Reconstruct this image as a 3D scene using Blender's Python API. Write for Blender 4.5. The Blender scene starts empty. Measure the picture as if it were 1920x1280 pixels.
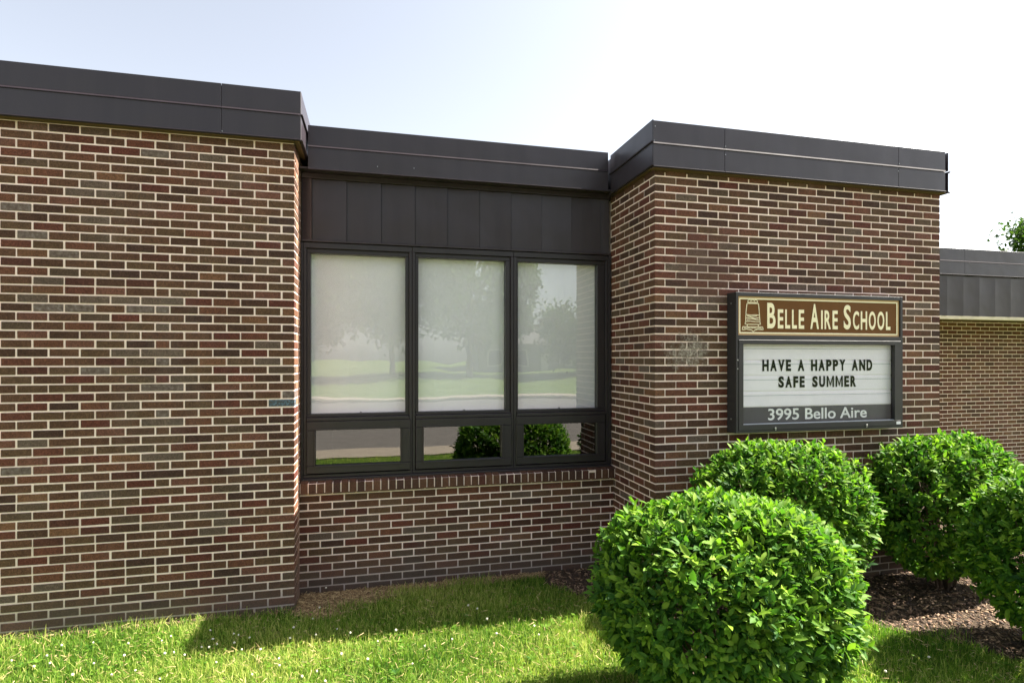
import bpy, math, random
import numpy as np
from mathutils import Vector, Matrix

rng = np.random.default_rng(7)
random.seed(7)
S = bpy.context.scene
COL = S.collection

# ------------------------------------------------------------------ camera, sky, sun, exposure
cam_d = bpy.data.cameras.new("camera"); cam = bpy.data.objects.new("camera", cam_d); COL.objects.link(cam)
F_PX, YAW = 1063.84, 0.2383
cam.location = (0.6312, -5.2504, 2.0424)
cam.rotation_euler = (math.pi/2, 0, -YAW)
cam_d.sensor_fit = 'HORIZONTAL'; cam_d.sensor_width = 36.0
cam_d.lens = 36.0*F_PX/1920.0
cam_d.shift_y = (672.06-640.0)/1920.0
cam_d.clip_start = 0.05; cam_d.clip_end = 2000
S.camera = cam

SUN_DIR = Vector((1.0, 0.006, 1.13)).normalized()
SUN_EL = math.asin(SUN_DIR.z)
world = bpy.data.worlds.new("World"); S.world = world; world.use_nodes = True
wn = world.node_tree; wn.nodes.clear()
sky = wn.nodes.new('ShaderNodeTexSky'); sky.sky_type = 'NISHITA'; sky.sun_disc = False
sky.sun_elevation = SUN_EL
sky.sun_rotation = math.atan2(SUN_DIR.x, SUN_DIR.y)
sky.altitude = 0; sky.air_density = 1.0; sky.dust_density = 2.2; sky.ozone_density = 1.0
bg = wn.nodes.new('ShaderNodeBackground'); bg.inputs['Strength'].default_value = 0.066
wo = wn.nodes.new('ShaderNodeOutputWorld')
hs = wn.nodes.new('ShaderNodeHueSaturation'); hs.inputs['Saturation'].default_value = 0.42
wn.links.new(sky.outputs[0], hs.inputs['Color']); wn.links.new(hs.outputs[0], bg.inputs[0]); wn.links.new(bg.outputs[0], wo.inputs[0])

sun_d = bpy.data.lights.new("sun", 'SUN'); sun_d.energy = 5.0; sun_d.angle = math.radians(0.53)
sun_d.color = (1.0, 0.94, 0.84)
sun = bpy.data.objects.new("sun", sun_d); COL.objects.link(sun)
sun.rotation_euler = SUN_DIR.to_track_quat('Z', 'Y').to_euler(); sun.location = (20, 0, 20)

S.view_settings.view_transform = 'Standard'; S.view_settings.look = 'None'
S.view_settings.gamma = 1.0; S.view_settings.use_curve_mapping = False
S.view_settings.exposure = 2.15
S.render.engine = 'CYCLES'
S.cycles.max_bounces = 8; S.cycles.diffuse_bounces = 4; S.cycles.transparent_max_bounces = 12
S.cycles.use_denoising = True

# ------------------------------------------------------------------ helpers
def lin(r, g, b):
    f = lambda c: (c/255/12.92) if c/255 <= 0.04045 else ((c/255+0.055)/1.055)**2.4
    return (f(r), f(g), f(b), 1.0)

class NT:
    def __init__(self, name):
        self.m = bpy.data.materials.new(name); self.m.use_nodes = True
        self.t = self.m.node_tree; self.t.nodes.clear()
        self.out = self.n('ShaderNodeOutputMaterial')
    def n(self, typ, **kw):
        nd = self.t.nodes.new(typ)
        for k, v in kw.items(): setattr(nd, k, v)
        return nd
    def l(self, a, b): self.t.links.new(a, b)
    def coords(self): return self.n('ShaderNodeTexCoord').outputs['Object']
    def pos(self): return self.n('ShaderNodeNewGeometry').outputs['Position']
    def noise(self, vec, scale, detail=3, rough=0.6):
        nd = self.n('ShaderNodeTexNoise'); nd.inputs['Scale'].default_value = scale
        nd.inputs['Detail'].default_value = detail; nd.inputs['Roughness'].default_value = rough
        if vec is not None: self.l(vec, nd.inputs['Vector'])
        return nd.outputs['Fac']
    def ramp(self, fac, stops):
        nd = self.n('ShaderNodeValToRGB'); e = nd.color_ramp.elements
        while len(e) < len(stops): e.new(0.5)
        for el, (p, c) in zip(e, stops):
            el.position = p; el.color = c if len(c) == 4 else (*c, 1)
        self.l(fac, nd.inputs[0]); return nd.outputs[0]
    def mix(self, fac, a, b, mode='MIX'):
        nd = self.n('ShaderNodeMix', data_type='RGBA', blend_type=mode)
        for s, v in ((nd.inputs[0], fac), (nd.inputs[6], a), (nd.inputs[7], b)):
            if hasattr(v, 'is_output'): self.l(v, s)
            else: s.default_value = v
        return nd.outputs[2]
    def math(self, op, a, b=0.0):
        nd = self.n('ShaderNodeMath', operation=op)
        for s, v in ((nd.inputs[0], a), (nd.inputs[1], b)):
            if hasattr(v, 'is_output'): self.l(v, s)
            else: s.default_value = v
        return nd.outputs[0]
    def bump(self, h, dist, strength=1.0):
        nd = self.n('ShaderNodeBump'); nd.inputs['Distance'].default_value = dist
        nd.inputs['Strength'].default_value = strength
        self.l(h, nd.inputs['Height']); return nd.outputs[0]
    def bsdf(self, col, rough=0.6, metal=0.0, normal=None, spec=0.5):
        p = self.n('ShaderNodeBsdfPrincipled')
        for s, v in ((p.inputs['Base Color'], col), (p.inputs['Roughness'], rough)):
            if hasattr(v, 'is_output'): self.l(v, s)
            else: s.default_value = v
        p.inputs['Metallic'].default_value = metal
        p.inputs['Specular IOR Level'].default_value = spec
        if normal is not None: self.l(normal, p.inputs['Normal'])
        return p.outputs[0]
    def done(self, sh): self.l(sh, self.out.inputs['Surface']); return self.m

def simple_mat(name, col, rough=0.6, metal=0.0, var=0.12, scale=8.0, bump=0.0, bscale=60.0, spec=0.5):
    t = NT(name); p = t.pos()
    n1 = t.noise(p, scale, 4)
    lo = tuple(c*(1-var) for c in col[:3])+(1,); hi = tuple(min(1, c*(1+var)) for c in col[:3])+(1,)
    c = t.ramp(n1, [(0.3, lo), (0.7, hi)])
    nm = t.bump(t.noise(p, bscale, 3), bump) if bump else None
    return t.done(t.bsdf(c, rough, metal, nm, spec))

class MB:
    """collects polygons for one mesh"""
    def __init__(self): self.v = []; self.f = []; self.mi = []; self.sm = []
    def face(self, pts, mat=0, smooth=False):
        i = len(self.v); self.v += [tuple(p) for p in pts]
        self.f.append(tuple(range(i, i+len(pts)))); self.mi.append(mat); self.sm.append(smooth)
    def box(self, x0, x1, y0, y1, z0, z1, mat=0):
        i = len(self.v)
        self.v += [(x0,y0,z0),(x1,y0,z0),(x1,y1,z0),(x0,y1,z0),(x0,y0,z1),(x1,y0,z1),(x1,y1,z1),(x0,y1,z1)]
        for q in ((0,3,2,1),(4,5,6,7),(0,1,5,4),(1,2,6,5),(2,3,7,6),(3,0,4,7)):
            self.f.append(tuple(i+k for k in q)); self.mi.append(mat); self.sm.append(False)
    def cbox(self, x0, x1, y0, y1, z0, z1, c, mat=0):
        """box with all edges chamfered by c"""
        i = len(self.v); X=(x0,x1); Y=(y0,y1); Z=(z0,z1); idx = {}
        for a in (0,1):
            for b in (0,1):
                for d in (0,1):
                    sx, sy, sz = (c if a==0 else -c), (c if b==0 else -c), (c if d==0 else -c)
                    for ax in range(3):
                        p = [X[a]+sx, Y[b]+sy, Z[d]+sz]
                        p[ax] = (X[a], Y[b], Z[d])[ax]
                        idx[(a,b,d,ax)] = len(self.v); self.v.append(tuple(p))
        def add(q): self.f.append(tuple(q)); self.mi.append(mat); self.sm.append(False)
        I = lambda a,b,d,ax: idx[(a,b,d,ax)]
        add([I(0,0,0,0),I(0,0,1,0),I(0,1,1,0),I(0,1,0,0)]); add([I(1,0,0,0),I(1,1,0,0),I(1,1,1,0),I(1,0,1,0)])
        add([I(0,0,0,1),I(1,0,0,1),I(1,0,1,1),I(0,0,1,1)]); add([I(0,1,0,1),I(0,1,1,1),I(1,1,1,1),I(1,1,0,1)])
        add([I(0,0,0,2),I(0,1,0,2),I(1,1,0,2),I(1,0,0,2)]); add([I(0,0,1,2),I(1,0,1,2),I(1,1,1,2),I(0,1,1,2)])
        for d in (0,1):
            for b in (0,1): add([I(0,b,d,1),I(1,b,d,1),I(1,b,d,2),I(0,b,d,2)])
            for a in (0,1): add([I(a,0,d,0),I(a,1,d,0),I(a,1,d,2),I(a,0,d,2)])
        for a in (0,1):
            for b in (0,1): add([I(a,b,0,0),I(a,b,1,0),I(a,b,1,1),I(a,b,0,1)])
        for a in (0,1):
            for b in (0,1):
                for d in (0,1): add([I(a,b,d,0),I(a,b,d,1),I(a,b,d,2)])
    def tube(self, p0, p1, r0, r1, n=8, mat=0, cap=True):
        p0 = Vector(p0); p1 = Vector(p1); d = (p1-p0).normalized()
        a = d.orthogonal().normalized(); b = d.cross(a); i = len(self.v)
        for p, r in ((p0, r0), (p1, r1)):
            for k in range(n):
                t = 2*math.pi*k/n; self.v.append(tuple(p+a*(r*math.cos(t))+b*(r*math.sin(t))))
        for k in range(n):
            self.f.append((i+k, i+(k+1)%n, i+n+(k+1)%n, i+n+k)); self.mi.append(mat); self.sm.append(True)
        if cap:
            self.f.append(tuple(i+n+k for k in range(n))); self.mi.append(mat); self.sm.append(False)
            self.f.append(tuple(i+n-1-k for k in range(n))); self.mi.append(mat); self.sm.append(False)
    def mesh(self, name, mats, recalc=False):
        me = bpy.data.meshes.new(name); me.from_pydata(self.v, [], self.f)
        for m in (mats if isinstance(mats, (list, tuple)) else [mats]): me.materials.append(m)
        me.polygons.foreach_set('material_index', self.mi)
        me.polygons.foreach_set('use_smooth', self.sm)
        if recalc:
            import bmesh
            b = bmesh.new(); b.from_mesh(me); bmesh.ops.recalc_face_normals(b, faces=b.faces); b.to_mesh(me); b.free()
        me.update(); return me
    def build(self, name, mats, parent=None, recalc=True, origin=None):
        me = self.mesh(name, mats, recalc); return link(name, me, parent, origin)

def link(name, me, parent=None, origin=None):
    o = bpy.data.objects.new(name, me); COL.objects.link(o)
    if origin is not None:
        me.transform(Matrix.Translation(-Vector(origin))); o.location = origin
    if parent is not None: adopt(o, parent)
    return o
WLOC = {}
def world_loc(o):
    p = Vector(o.location)
    if o.parent: p = p + world_loc(o.parent) if not o.matrix_parent_inverse.to_translation().length else p
    return p
def adopt(o, parent):
    """parent with world position kept (parents are only ever translated)"""
    loc = Vector(o.location); o.parent = parent
    pl = Vector((0,0,0)); q = parent
    while q is not None: pl += Vector(q.location); q = q.parent
    o.location = loc - pl
def empty(name, loc, label, cat, group=None):
    o = bpy.data.objects.new(name, None); COL.objects.link(o); o.location = loc
    o.empty_display_size = 0.2
    return tag(o, label, cat, group)
def tag(o, label=None, cat=None, group=None, kind=None):
    if label: o['label'] = label
    if cat: o['category'] = cat
    if group: o['group'] = group
    if kind: o['kind'] = kind
    return o

def np_mesh(name, verts, faces_flat, nper, mats, smooth=False, attr=None):
    """verts (N,3); faces_flat array of ints with nper verts per face"""
    me = bpy.data.meshes.new(name)
    nf = len(faces_flat)//nper
    me.vertices.add(len(verts)); me.vertices.foreach_set('co', np.asarray(verts, np.float32).ravel())
    me.loops.add(len(faces_flat)); me.loops.foreach_set('vertex_index', np.asarray(faces_flat, np.int32))
    me.polygons.add(nf); me.polygons.foreach_set('loop_start', np.arange(nf, dtype=np.int32)*nper)
    if smooth: me.polygons.foreach_set('use_smooth', np.ones(nf, bool))
    for m in (mats if isinstance(mats, (list, tuple)) else [mats]): me.materials.append(m)
    if attr is not None:
        a = me.attributes.new('tone', 'FLOAT', 'POINT'); a.data.foreach_set('value', np.asarray(attr, np.float32))
    me.update(calc_edges=True); return me

# ------------------------------------------------------------------ materials
BRICK_COLS = [(94,70,51),(99,62,47),(90,72,51),(98,88,75),(75,55,41),(103,70,51),(86,63,46),(113,84,59),
              (92,53,41),(86,73,57),(69,51,41),(107,75,60),(96,78,58),(82,52,41)]
BRICK_W =    [.18,.07,.11,.03,.11,.09,.16,.04,.05,.05,.05,.03,.03,.03]
def pillar_stain(t, p, c):
    """flaking pale patch left of the sign, with its own ragged outline"""
    d = t.n('ShaderNodeVectorMath', operation='DISTANCE'); t.l(p, d.inputs[0]); d.inputs[1].default_value = (3.27, -0.86, 2.10)
    m = t.math('SUBTRACT', t.math('ADD', t.noise(p, 9, 7, 0.8), 0.02), t.math('MULTIPLY', d.outputs['Value'], 1.15))
    pale = t.ramp(m, [(0.29, (0,0,0,1)), (0.46, (0.85,0.85,0.85,1))])
    c = t.mix(pale, c, t.ramp(t.noise(p, 60, 3), [(0.3, lin(96,84,76)), (0.5, lin(128,116,106)), (0.7, lin(200,190,178))]))
    d2 = t.n('ShaderNodeVectorMath', operation='DISTANCE'); t.l(p, d2.inputs[0]); d2.inputs[1].default_value = (3.42, -0.86, 2.84)
    m2 = t.math('SUBTRACT', t.math('ADD', t.noise(p, 9, 5, 0.7), 0.05), t.math('MULTIPLY', d2.outputs['Value'], 1.1))
    return t.mix(t.ramp(m2, [(0.14, (0,0,0,1)), (0.3, (0.45,0.45,0.45,1))]), c, lin(92,62,56))
def brick_mat(name, col, gray=0.0):
    t = NT(name); p = t.pos()
    speck = t.noise(p, 125, 4, 0.75); blot = t.noise(p, 22, 3)
    c0 = lin(*col); c0 = (c0[0]*1.08, c0[1]*0.91, c0[2]*0.95, 1)
    dark = tuple(c*0.55 for c in c0[:3])+(1,); lite = tuple(min(1, c*1.65+0.012) for c in c0[:3])+(1,)
    c = t.ramp(speck, [(0.33, dark), (0.50, c0), (0.68, lite)])
    c = t.mix(t.ramp(blot, [(0.35, (0.8,0.8,0.8,1)), (0.65, (1.15,1.13,1.1,1))]), c, c, 'MIX') if False else \
        t.mix(1.0, c, t.ramp(blot, [(0.32, (0.80,0.80,0.80,1)), (0.68, (1.0,1.0,1.0,1))]), 'MULTIPLY')
    # weathering: pale bloom and soot in wide soft stains of the wall
    st = t.noise(p, 1.7, 5, 0.65)
    c = t.mix(t.ramp(st, [(0.56, (0,0,0,1)), (0.80, (0.26,0.26,0.26,1))]), c, (0.20, 0.18, 0.165, 1))
    mp = t.n('ShaderNodeMapping'); t.l(p, mp.inputs[0]); mp.inputs['Scale'].default_value = (1.6, 1.6, 0.35)
    c = t.mix(1.0, c, t.ramp(t.noise(mp.outputs[0], 1.5, 5, 0.6), [(0.32, (0.78,0.76,0.75,1)), (0.62, (1.06,1.05,1.04,1))]), 'MULTIPLY')
    # splash zone: grey dust near the ground
    z = t.n('ShaderNodeSeparateXYZ'); t.l(p, z.inputs[0])
    mr = t.n('ShaderNodeMapRange'); t.l(z.outputs[2], mr.inputs[0])
    mr.inputs[1].default_value = 0.05; mr.inputs[2].default_value = 0.38; mr.inputs[3].default_value = 0.5; mr.inputs[4].default_value = 0.0
    c = t.mix(mr.outputs[0], c, (0.085, 0.075, 0.062, 1))
    c = pillar_stain(t, p, c)
    h = t.math('ADD', speck, t.noise(p, 45, 3))
    return t.done(t.bsdf(c, 0.82, 0, t.bump(h, 0.0035, 0.8), 0.3))
BR = [brick_mat("brick_tone", c) for c in BRICK_COLS]
BR_BLUE = None
def paint_brick_mat():
    t = NT("brick_blue_paint"); p = t.pos()
    n = t.noise(p, 60, 4, 0.7)
    c = t.ramp(n, [(0.38, lin(82,70,60)), (0.50, lin(70,80,90)), (0.62, lin(104,128,146)), (0.78, lin(60,76,98))])
    return t.done(t.bsdf(c, 0.75, 0, t.bump(t.noise(p, 200, 3), 0.003), 0.3))
def bloom_brick_mat():
    t = NT("brick_efflorescence"); p = t.pos()
    n = t.noise(p, 38, 5, 0.75)
    c = t.ramp(n, [(0.40, lin(84,66,56)), (0.54, lin(112,98,88)), (0.66, lin(176,166,154)), (0.8, lin(205,198,186))])
    return t.done(t.bsdf(c, 0.85, 0, t.bump(t.noise(p, 200, 3), 0.003), 0.3))
def grey_brick_mat():
    t = NT("brick_grey_smear"); p = t.pos()
    n = t.noise(p, 30, 5, 0.7)
    c = t.ramp(n, [(0.35, lin(84,68,60)), (0.55, lin(112,97,90)), (0.72, lin(142,132,128))])
    return t.done(t.bsdf(c, 0.85, 0, t.bump(t.noise(p, 200, 3), 0.003), 0.3))
BRICK_MATS = BR + [paint_brick_mat(), bloom_brick_mat(), grey_brick_mat()]
I_BLUE, I_BLOOM, I_GREY = len(BR), len(BR)+1, len(BR)+2

def mortar_mat():
    t = NT("mortar"); p = t.pos()
    n = t.noise(p, 90, 4, 0.7); s = t.noise(p, 2.2, 4, 0.6)
    c = t.ramp(n, [(0.3, lin(236,210,198)), (0.7, lin(255,232,224))])
    c = t.mix(1.0, c, t.ramp(s, [(0.25, (0.82,0.80,0.76,1)), (0.5, (1,1,1,1))]), 'MULTIPLY')
    z = t.n('ShaderNodeSeparateXYZ'); t.l(p, z.inputs[0])
    mr = t.n('ShaderNodeMapRange'); t.l(z.outputs[2], mr.inputs[0])
    mr.inputs[1].default_value = 0.04; mr.inputs[2].default_value = 0.30; mr.inputs[3].default_value = 0.75; mr.inputs[4].default_value = 0.0
    c = t.mix(mr.outputs[0], c, (0.20, 0.18, 0.15, 1))
    c = pillar_stain(t, p, c)
    return t.done(t.bsdf(c, 0.95, 0, t.bump(n, 0.002), 0.2))
M_MORTAR = mortar_mat()

def metal_paint(name, col, rough=0.42, streak=0.10, spec=0.5):
    t = NT(name); p = t.pos()
    mp = t.n('ShaderNodeMapping'); t.l(p, mp.inputs[0]); mp.inputs['Scale'].default_value = (9, 9, 0.8)
    n = t.noise(mp.outputs[0], 1.0, 5, 0.65); fine = t.noise(p, 300, 2)
    lo = tuple(c*(1-streak) for c in col[:3])+(1,); hi = tuple(c*(1+streak)+0.002 for c in col[:3])+(1,)
    c = t.ramp(n, [(0.3, lo), (0.7, hi)])
    r = t.n('ShaderNodeMapRange'); t.l(n, r.inputs[0]); r.inputs[3].default_value = rough-0.07; r.inputs[4].default_value = rough+0.1
    dents = t.noise(p, 2.6, 2, 0.4)
    return t.done(t.bsdf(c, r.outputs[0], 0, t.bump(t.math('ADD', t.math('MULTIPLY', dents, 3.0), t.math('MULTIPLY', fine, 0.04)), 0.009, 0.5), spec))
M_FASCIA = metal_paint("bronze_metal", lin(49,42,48), 0.36)
M_RIB = metal_paint("bronze_rib", lin(52,45,51), 0.62, spec=0.15)
M_PANEL = metal_paint("bronze_panel", lin(46,37,41), 0.34)
M_FRAME = metal_paint("dark_window_frame", lin(37,31,35), 0.42, 0.06)
M_SIGNBOX = metal_paint("sign_cabinet_metal", lin(44,40,43), 0.5, 0.06)
M_SOFFIT = simple_mat("soffit_board", lin(92,70,46), 0.8, var=0.1)
M_ROOF = simple_mat("roof_membrane", (0.12,0.12,0.12,1), 0.9)
M_SEALANT = simple_mat("sealant", lin(40,38,38), 0.7)
M_ROOM = simple_mat("unlit_room_dark", (0.02,0.02,0.02,1), 0.9)  # near-black colour stands in for the unlit interior
M_SCREW = simple_mat("screw_steel", lin(170,170,170), 0.35, metal=0.8)

def shade_mat():
    t = NT("roller_shade_cloth"); p = t.pos()
    w1 = t.n('ShaderNodeTexWave', wave_type='BANDS', bands_direction='X'); w1.inputs['Scale'].default_value = 90; t.l(p, w1.inputs[0])
    w2 = t.n('ShaderNodeTexWave', wave_type='BANDS', bands_direction='Z'); w2.inputs['Scale'].default_value = 90; t.l(p, w2.inputs[0])
    h = t.math('ADD', w1.outputs['Fac'], w2.outputs['Fac'])
    n = t.noise(p, 3, 3)
    c = t.ramp(n, [(0.3, lin(246,244,244)), (0.7, lin(252,250,250))])
    c = t.mix(t.math('MULTIPLY', h, 0.08), c, (0.45,0.47,0.44,1))
    return t.done(t.bsdf(c, 0.9, 0, None, 0.1))
M_SHADE = shade_mat()

def glass_mat(name, ior=0.05, tint=(0.96,0.96,0.97,1), wob=0.00018):
    t = NT(name); p = t.pos()
    n = t.noise(p, 1.6, 2, 0.4)
    nm = t.bump(n, wob*10, 1.0)
    g = t.n('ShaderNodeNewGeometry'); dt = t.n('ShaderNodeVectorMath', operation='DOT_PRODUCT')
    t.l(g.outputs['Normal'], dt.inputs[0]); t.l(g.outputs['Incoming'], dt.inputs[1])
    ca = t.math('SUBTRACT', 1.0, t.math('ABSOLUTE', dt.outputs['Value']))
    fac = t.math('ADD', t.math('MULTIPLY', t.math('POWER', ca, 5.0), 1.0-ior), ior)
    tr = t.n('ShaderNodeBsdfTransparent'); tr.inputs[0].default_value = tint
    gl = t.n('ShaderNodeBsdfGlossy'); gl.inputs['Roughness'].default_value = 0.0; gl.inputs[0].default_value = (0.97,0.98,0.99,1)
    t.l(nm, gl.inputs['Normal'])
    mx = t.n('ShaderNodeMixShader'); t.l(fac, mx.inputs[0]); t.l(tr.outputs[0], mx.inputs[1]); t.l(gl.outputs[0], mx.inputs[2])
    return t.done(mx.outputs[0])
M_GLASS = glass_mat("window_glass", 0.09)
M_GLASS_LOW = glass_mat("vent_window_glass", 0.15, (0.4,0.42,0.41,1))
M_ACRYLIC = glass_mat("sign_acrylic", 0.012, (0.97,0.97,0.98,1), 0.0001)

def leaf_mat(name, c_lo, c_mid, c_hi, trans=0.35, rough=0.38):
    t = NT(name)
    a = t.n('ShaderNodeAttribute', attribute_name='tone').outputs['Fac']
    p = t.pos(); n = t.noise(p, 40, 2)
    v = t.math('ADD', t.math('MULTIPLY', a, 0.85), t.math('MULTIPLY', n, 0.15))
    c = t.ramp(v, [(0.1, c_lo), (0.5, c_mid), (0.92, c_hi)])
    b = t.bsdf(c, rough, 0, None, 0.16)
    tr = t.n('ShaderNodeBsdfTranslucent'); t.l(t.mix(1.0, c, (1.0,1.25,0.55,1), 'MULTIPLY'), tr.inputs[0])
    mx = t.n('ShaderNodeMixShader'); mx.inputs[0].default_value = trans
    t.l(b, mx.inputs[1]); t.l(tr.outputs[0], mx.inputs[2])
    return t.done(mx.outputs[0])
M_LEAF = leaf_mat("shrub_leaf", (0.020,0.070,0.014,1), (0.075,0.180,0.020,1), (0.23,0.36,0.036,1), 0.38, 0.55)
M_GRASS = leaf_mat("grass_blade", (0.022,0.095,0.014,1), (0.165,0.29,0.028,1), (0.56,0.54,0.17,1), 0.42, 0.6)
M_TREE = leaf_mat("tree_leaf", (0.03,0.06,0.014,1), (0.05,0.095,0.02,1), (0.10,0.15,0.035,1), 0.3, 0.5)
M_BARK = simple_mat("bark", lin(92,76,60), 0.9, var=0.35, scale=14, bump=0.01, bscale=30)
M_STEM = simple_mat("shrub_stem", lin(86,70,54), 0.9, var=0.3)

def ground_mat():
    t = NT("lawn_ground"); p = t.pos()
    a = t.noise(p, 1.2, 4); b = t.noise(p, 60, 4, 0.75)
    c = t.ramp(t.math('ADD', t.math('MULTIPLY', a, 0.5), t.math('MULTIPLY', b, 0.5)),
               [(0.32, (0.035,0.055,0.010,1)), (0.5, (0.085,0.135,0.020,1)), (0.68, (0.17,0.19,0.05,1))])
    return t.done(t.bsdf(c, 0.95, 0, t.bump(b, 0.02), 0.1))
M_GROUND = ground_mat()
def soil_mat(name, c0, c1, c2, scale=55):
    t = NT(name); p = t.pos()
    b = t.noise(p, scale, 5, 0.75); v = t.n('ShaderNodeTexVoronoi'); v.inputs['Scale'].default_value = scale*1.3; t.l(p, v.inputs['Vector'])
    c = t.ramp(b, [(0.3, c0), (0.5, c1), (0.72, c2)])
    return t.done(t.bsdf(c, 0.95, 0, t.bump(t.math('ADD', b, v.outputs['Distance']), 0.015), 0.15))
M_MULCH = soil_mat("mulch_soil", lin(44,37,31), lin(76,64,52), lin(114,97,78))
M_SOIL = soil_mat("bare_soil", lin(78,62,46), lin(120,98,72), lin(166,142,108))
M_CHIP = [simple_mat("mulch_chip", lin(*c), 0.9, var=0.2, scale=30) for c in ((118,92,72),(88,68,54),(150,124,98),(66,54,46))]
M_STRAW = [simple_mat("dry_straw", lin(*c), 0.85, var=0.2, scale=30) for c in ((196,172,126),(160,132,92),(120,96,66))]
M_ASPHALT = simple_mat("asphalt", (0.13,0.115,0.10,1), 0.9, var=0.15, scale=3, bump=0.004, bscale=160)
M_CONCRETE = simple_mat("concrete", (0.30,0.25,0.19,1), 0.9, var=0.1, scale=2.5, bump=0.002, bscale=90)
M_FLOWER = simple_mat("clover_petal", (0.60,0.57,0.46,1), 0.8, var=0.15, scale=200)

# ------------------------------------------------------------------ setting: ground
mb = MB()
mb.face([(-400,-400,-0.02),(400,-400,-0.02),(400,400,-0.02),(-400,400,-0.02)])
tag(mb.build("lawn_ground", M_GROUND), kind='structure')
def strip(name, mat, x0, x1, y0, y1, z, nx=1):
    m = MB(); m.face([(x0,y0,z),(x1,y0,z),(x1,y1,z),(x0,y1,z)])
    return tag(m.build(name, mat), kind='structure')
def slab(name, mat, x0, x1, y0, y1, z0, z1):
    m = MB(); m.box(x0,x1,y0,y1,z0,z1); return tag(m.build(name, mat), kind='structure')
# street in front of the school (behind the camera, seen in the glass)
slab("pavement", M_CONCRETE, -60, 60, -7.75, -6.70, -0.10, 0.005)
slab("kerb", M_CONCRETE, -60, 60, -7.90, -7.753, -0.30, 0.0)
strip("road", M_ASPHALT, -60, 60, -22.0, -7.903, -0.012)
slab("far_kerb", M_CONCRETE, -60, 60, -22.2, -22.0, -0.3, 0.10)
slab("far_pavement", M_CONCRETE, -60, 60, -25.6, -23.8, -0.10, 0.02)
# gentle rise of the lawn across the road
mb = MB(); N = 40
for i in range(N):
    for j in range(8):
        def hp(i, j):
            x = -60+120*i/N; y = -26-40*j/8
            return (x, y, -0.015+1.6*(j/8)**1.5*(0.8+0.3*math.sin(x*0.13))+0.25*math.sin(x*0.35)*min(1, j/3))
        mb.face([hp(i,j+1),hp(i+1,j+1),hp(i+1,j),hp(i,j)], 0, True)
tag(mb.build("far_lawn", M_GROUND, recalc=False), kind='structure')

# planting bed and bare soil
def poly_sheet(name, mat, pts, z):
    m = MB(); m.face([(x,y,z) for x,y in pts]); return tag(m.build(name, mat), kind='structure')
BED = [(2.22,-0.01),(2.15,-0.30),(2.35,-0.62),(2.75,-0.95),(2.95,-1.25),(3.5,-1.52),(4.05,-1.58),(4.35,-1.66),(4.55,-1.88),(4.78,-2.10),(4.95,-2.5),(5.3,-3.1),(6.2,-3.4),(7.3,-2.9),(7.7,-1.6),(7.5,2.29),(6.1,2.29),(6.1,-0.01)]
poly_sheet("planting_bed", M_MULCH, BED, -0.006)
SOIL = [(0.0,-0.01),(0.0,-0.42),(0.22,-0.58),(0.48,-0.45),(0.70,-0.28),(1.1,-0.16),(2.22,-0.14),(2.22,-0.01)]
poly_sheet("bare_soil", M_SOIL, SOIL, -0.011)
RING_C, RING_R = (2.55,-2.42), 0.62
poly_sheet("mulch_ring", M_MULCH, [(RING_C[0]+RING_R*(1+0.12*math.sin(5*a))*math.cos(a), RING_C[1]+0.8*RING_R*(1+0.12*math.cos(3*a))*math.sin(a)) for a in np.linspace(0,2*math.pi,28)[:-1]], -0.008)

def in_poly(x, y, P):
    x = np.asarray(x); y = np.asarray(y); r = np.zeros(x.shape, bool); n = len(P)
    for i in range(n):
        x0,y0 = P[i]; x1,y1 = P[(i+1)%n]
        c = ((y0 > y) != (y1 > y)) & (x < (x1-x0)*(y-y0)/((y1-y0) if y1 != y0 else 1e-9)+x0)
        r ^= c
    return r

# ------------------------------------------------------------------ the school building
school = empty("school_building", (0,0,0), "low flat-roofed brown brick school with dark metal fascia and a window bay", "building")
L = 0.2032; C = 0.06706; J = 0.0122
Z0 = 3.728                                   # mortar line k sits at Z0 - C*k
YL, YP, YW, YWING = -0.332, -0.859, 0.0, 2.30
XP0 = 2.945; XP1 = XP0+15*L

TAN_LIT_COLS = [(142,118,92),(128,104,82),(150,126,100),(120,98,80)]  # return bricks: paler of themselves, lifted in colour to suggest the sunlit strip
BRICK_MATS += [brick_mat("brick_tan_sunlit", c) for c in TAN_LIT_COLS]
I_TAN = I_GREY+1
def tan_pick(): return I_TAN+int(rng.integers(4))
def mat_pick(): return int(rng.choice(len(BR), p=np.array(BRICK_W)/sum(BRICK_W)))
bricks = []     # (x0,x1,y0,y1,z0,z1,mat, wall)
def zrow(k):    # row k lies under mortar line k
    return Z0-C*(k+1)+J/2, Z0-C*k-J/2
D = 0.092
def run_x(xa, xb, y, k, start, wall, skip_first=0.0, depth=0.06, jitter=True, flip=None):
    """bricks along x from xa to xb; start = length of first brick"""
    x = xa; first = True; z0, z1 = zrow(k)
    while x < xb-0.02:
        w = start if first else L
        if not first and flip is not None and x-1e-4 < flip < x+L-1e-3: w = flip-x if flip-x > 0.03 else L
        x1 = min(x+w, xb)
        dy = rng.normal(0, 0.0009)
        bricks.append([x+J/2 if x > xa+1e-6 else x, x1-J/2 if x1 < xb-1e-6 else x1, y+dy, y+depth, z0+rng.normal(0,.0009), z1+rng.normal(0,.0009), mat_pick(), wall])
        x = x1; first = False

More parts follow.
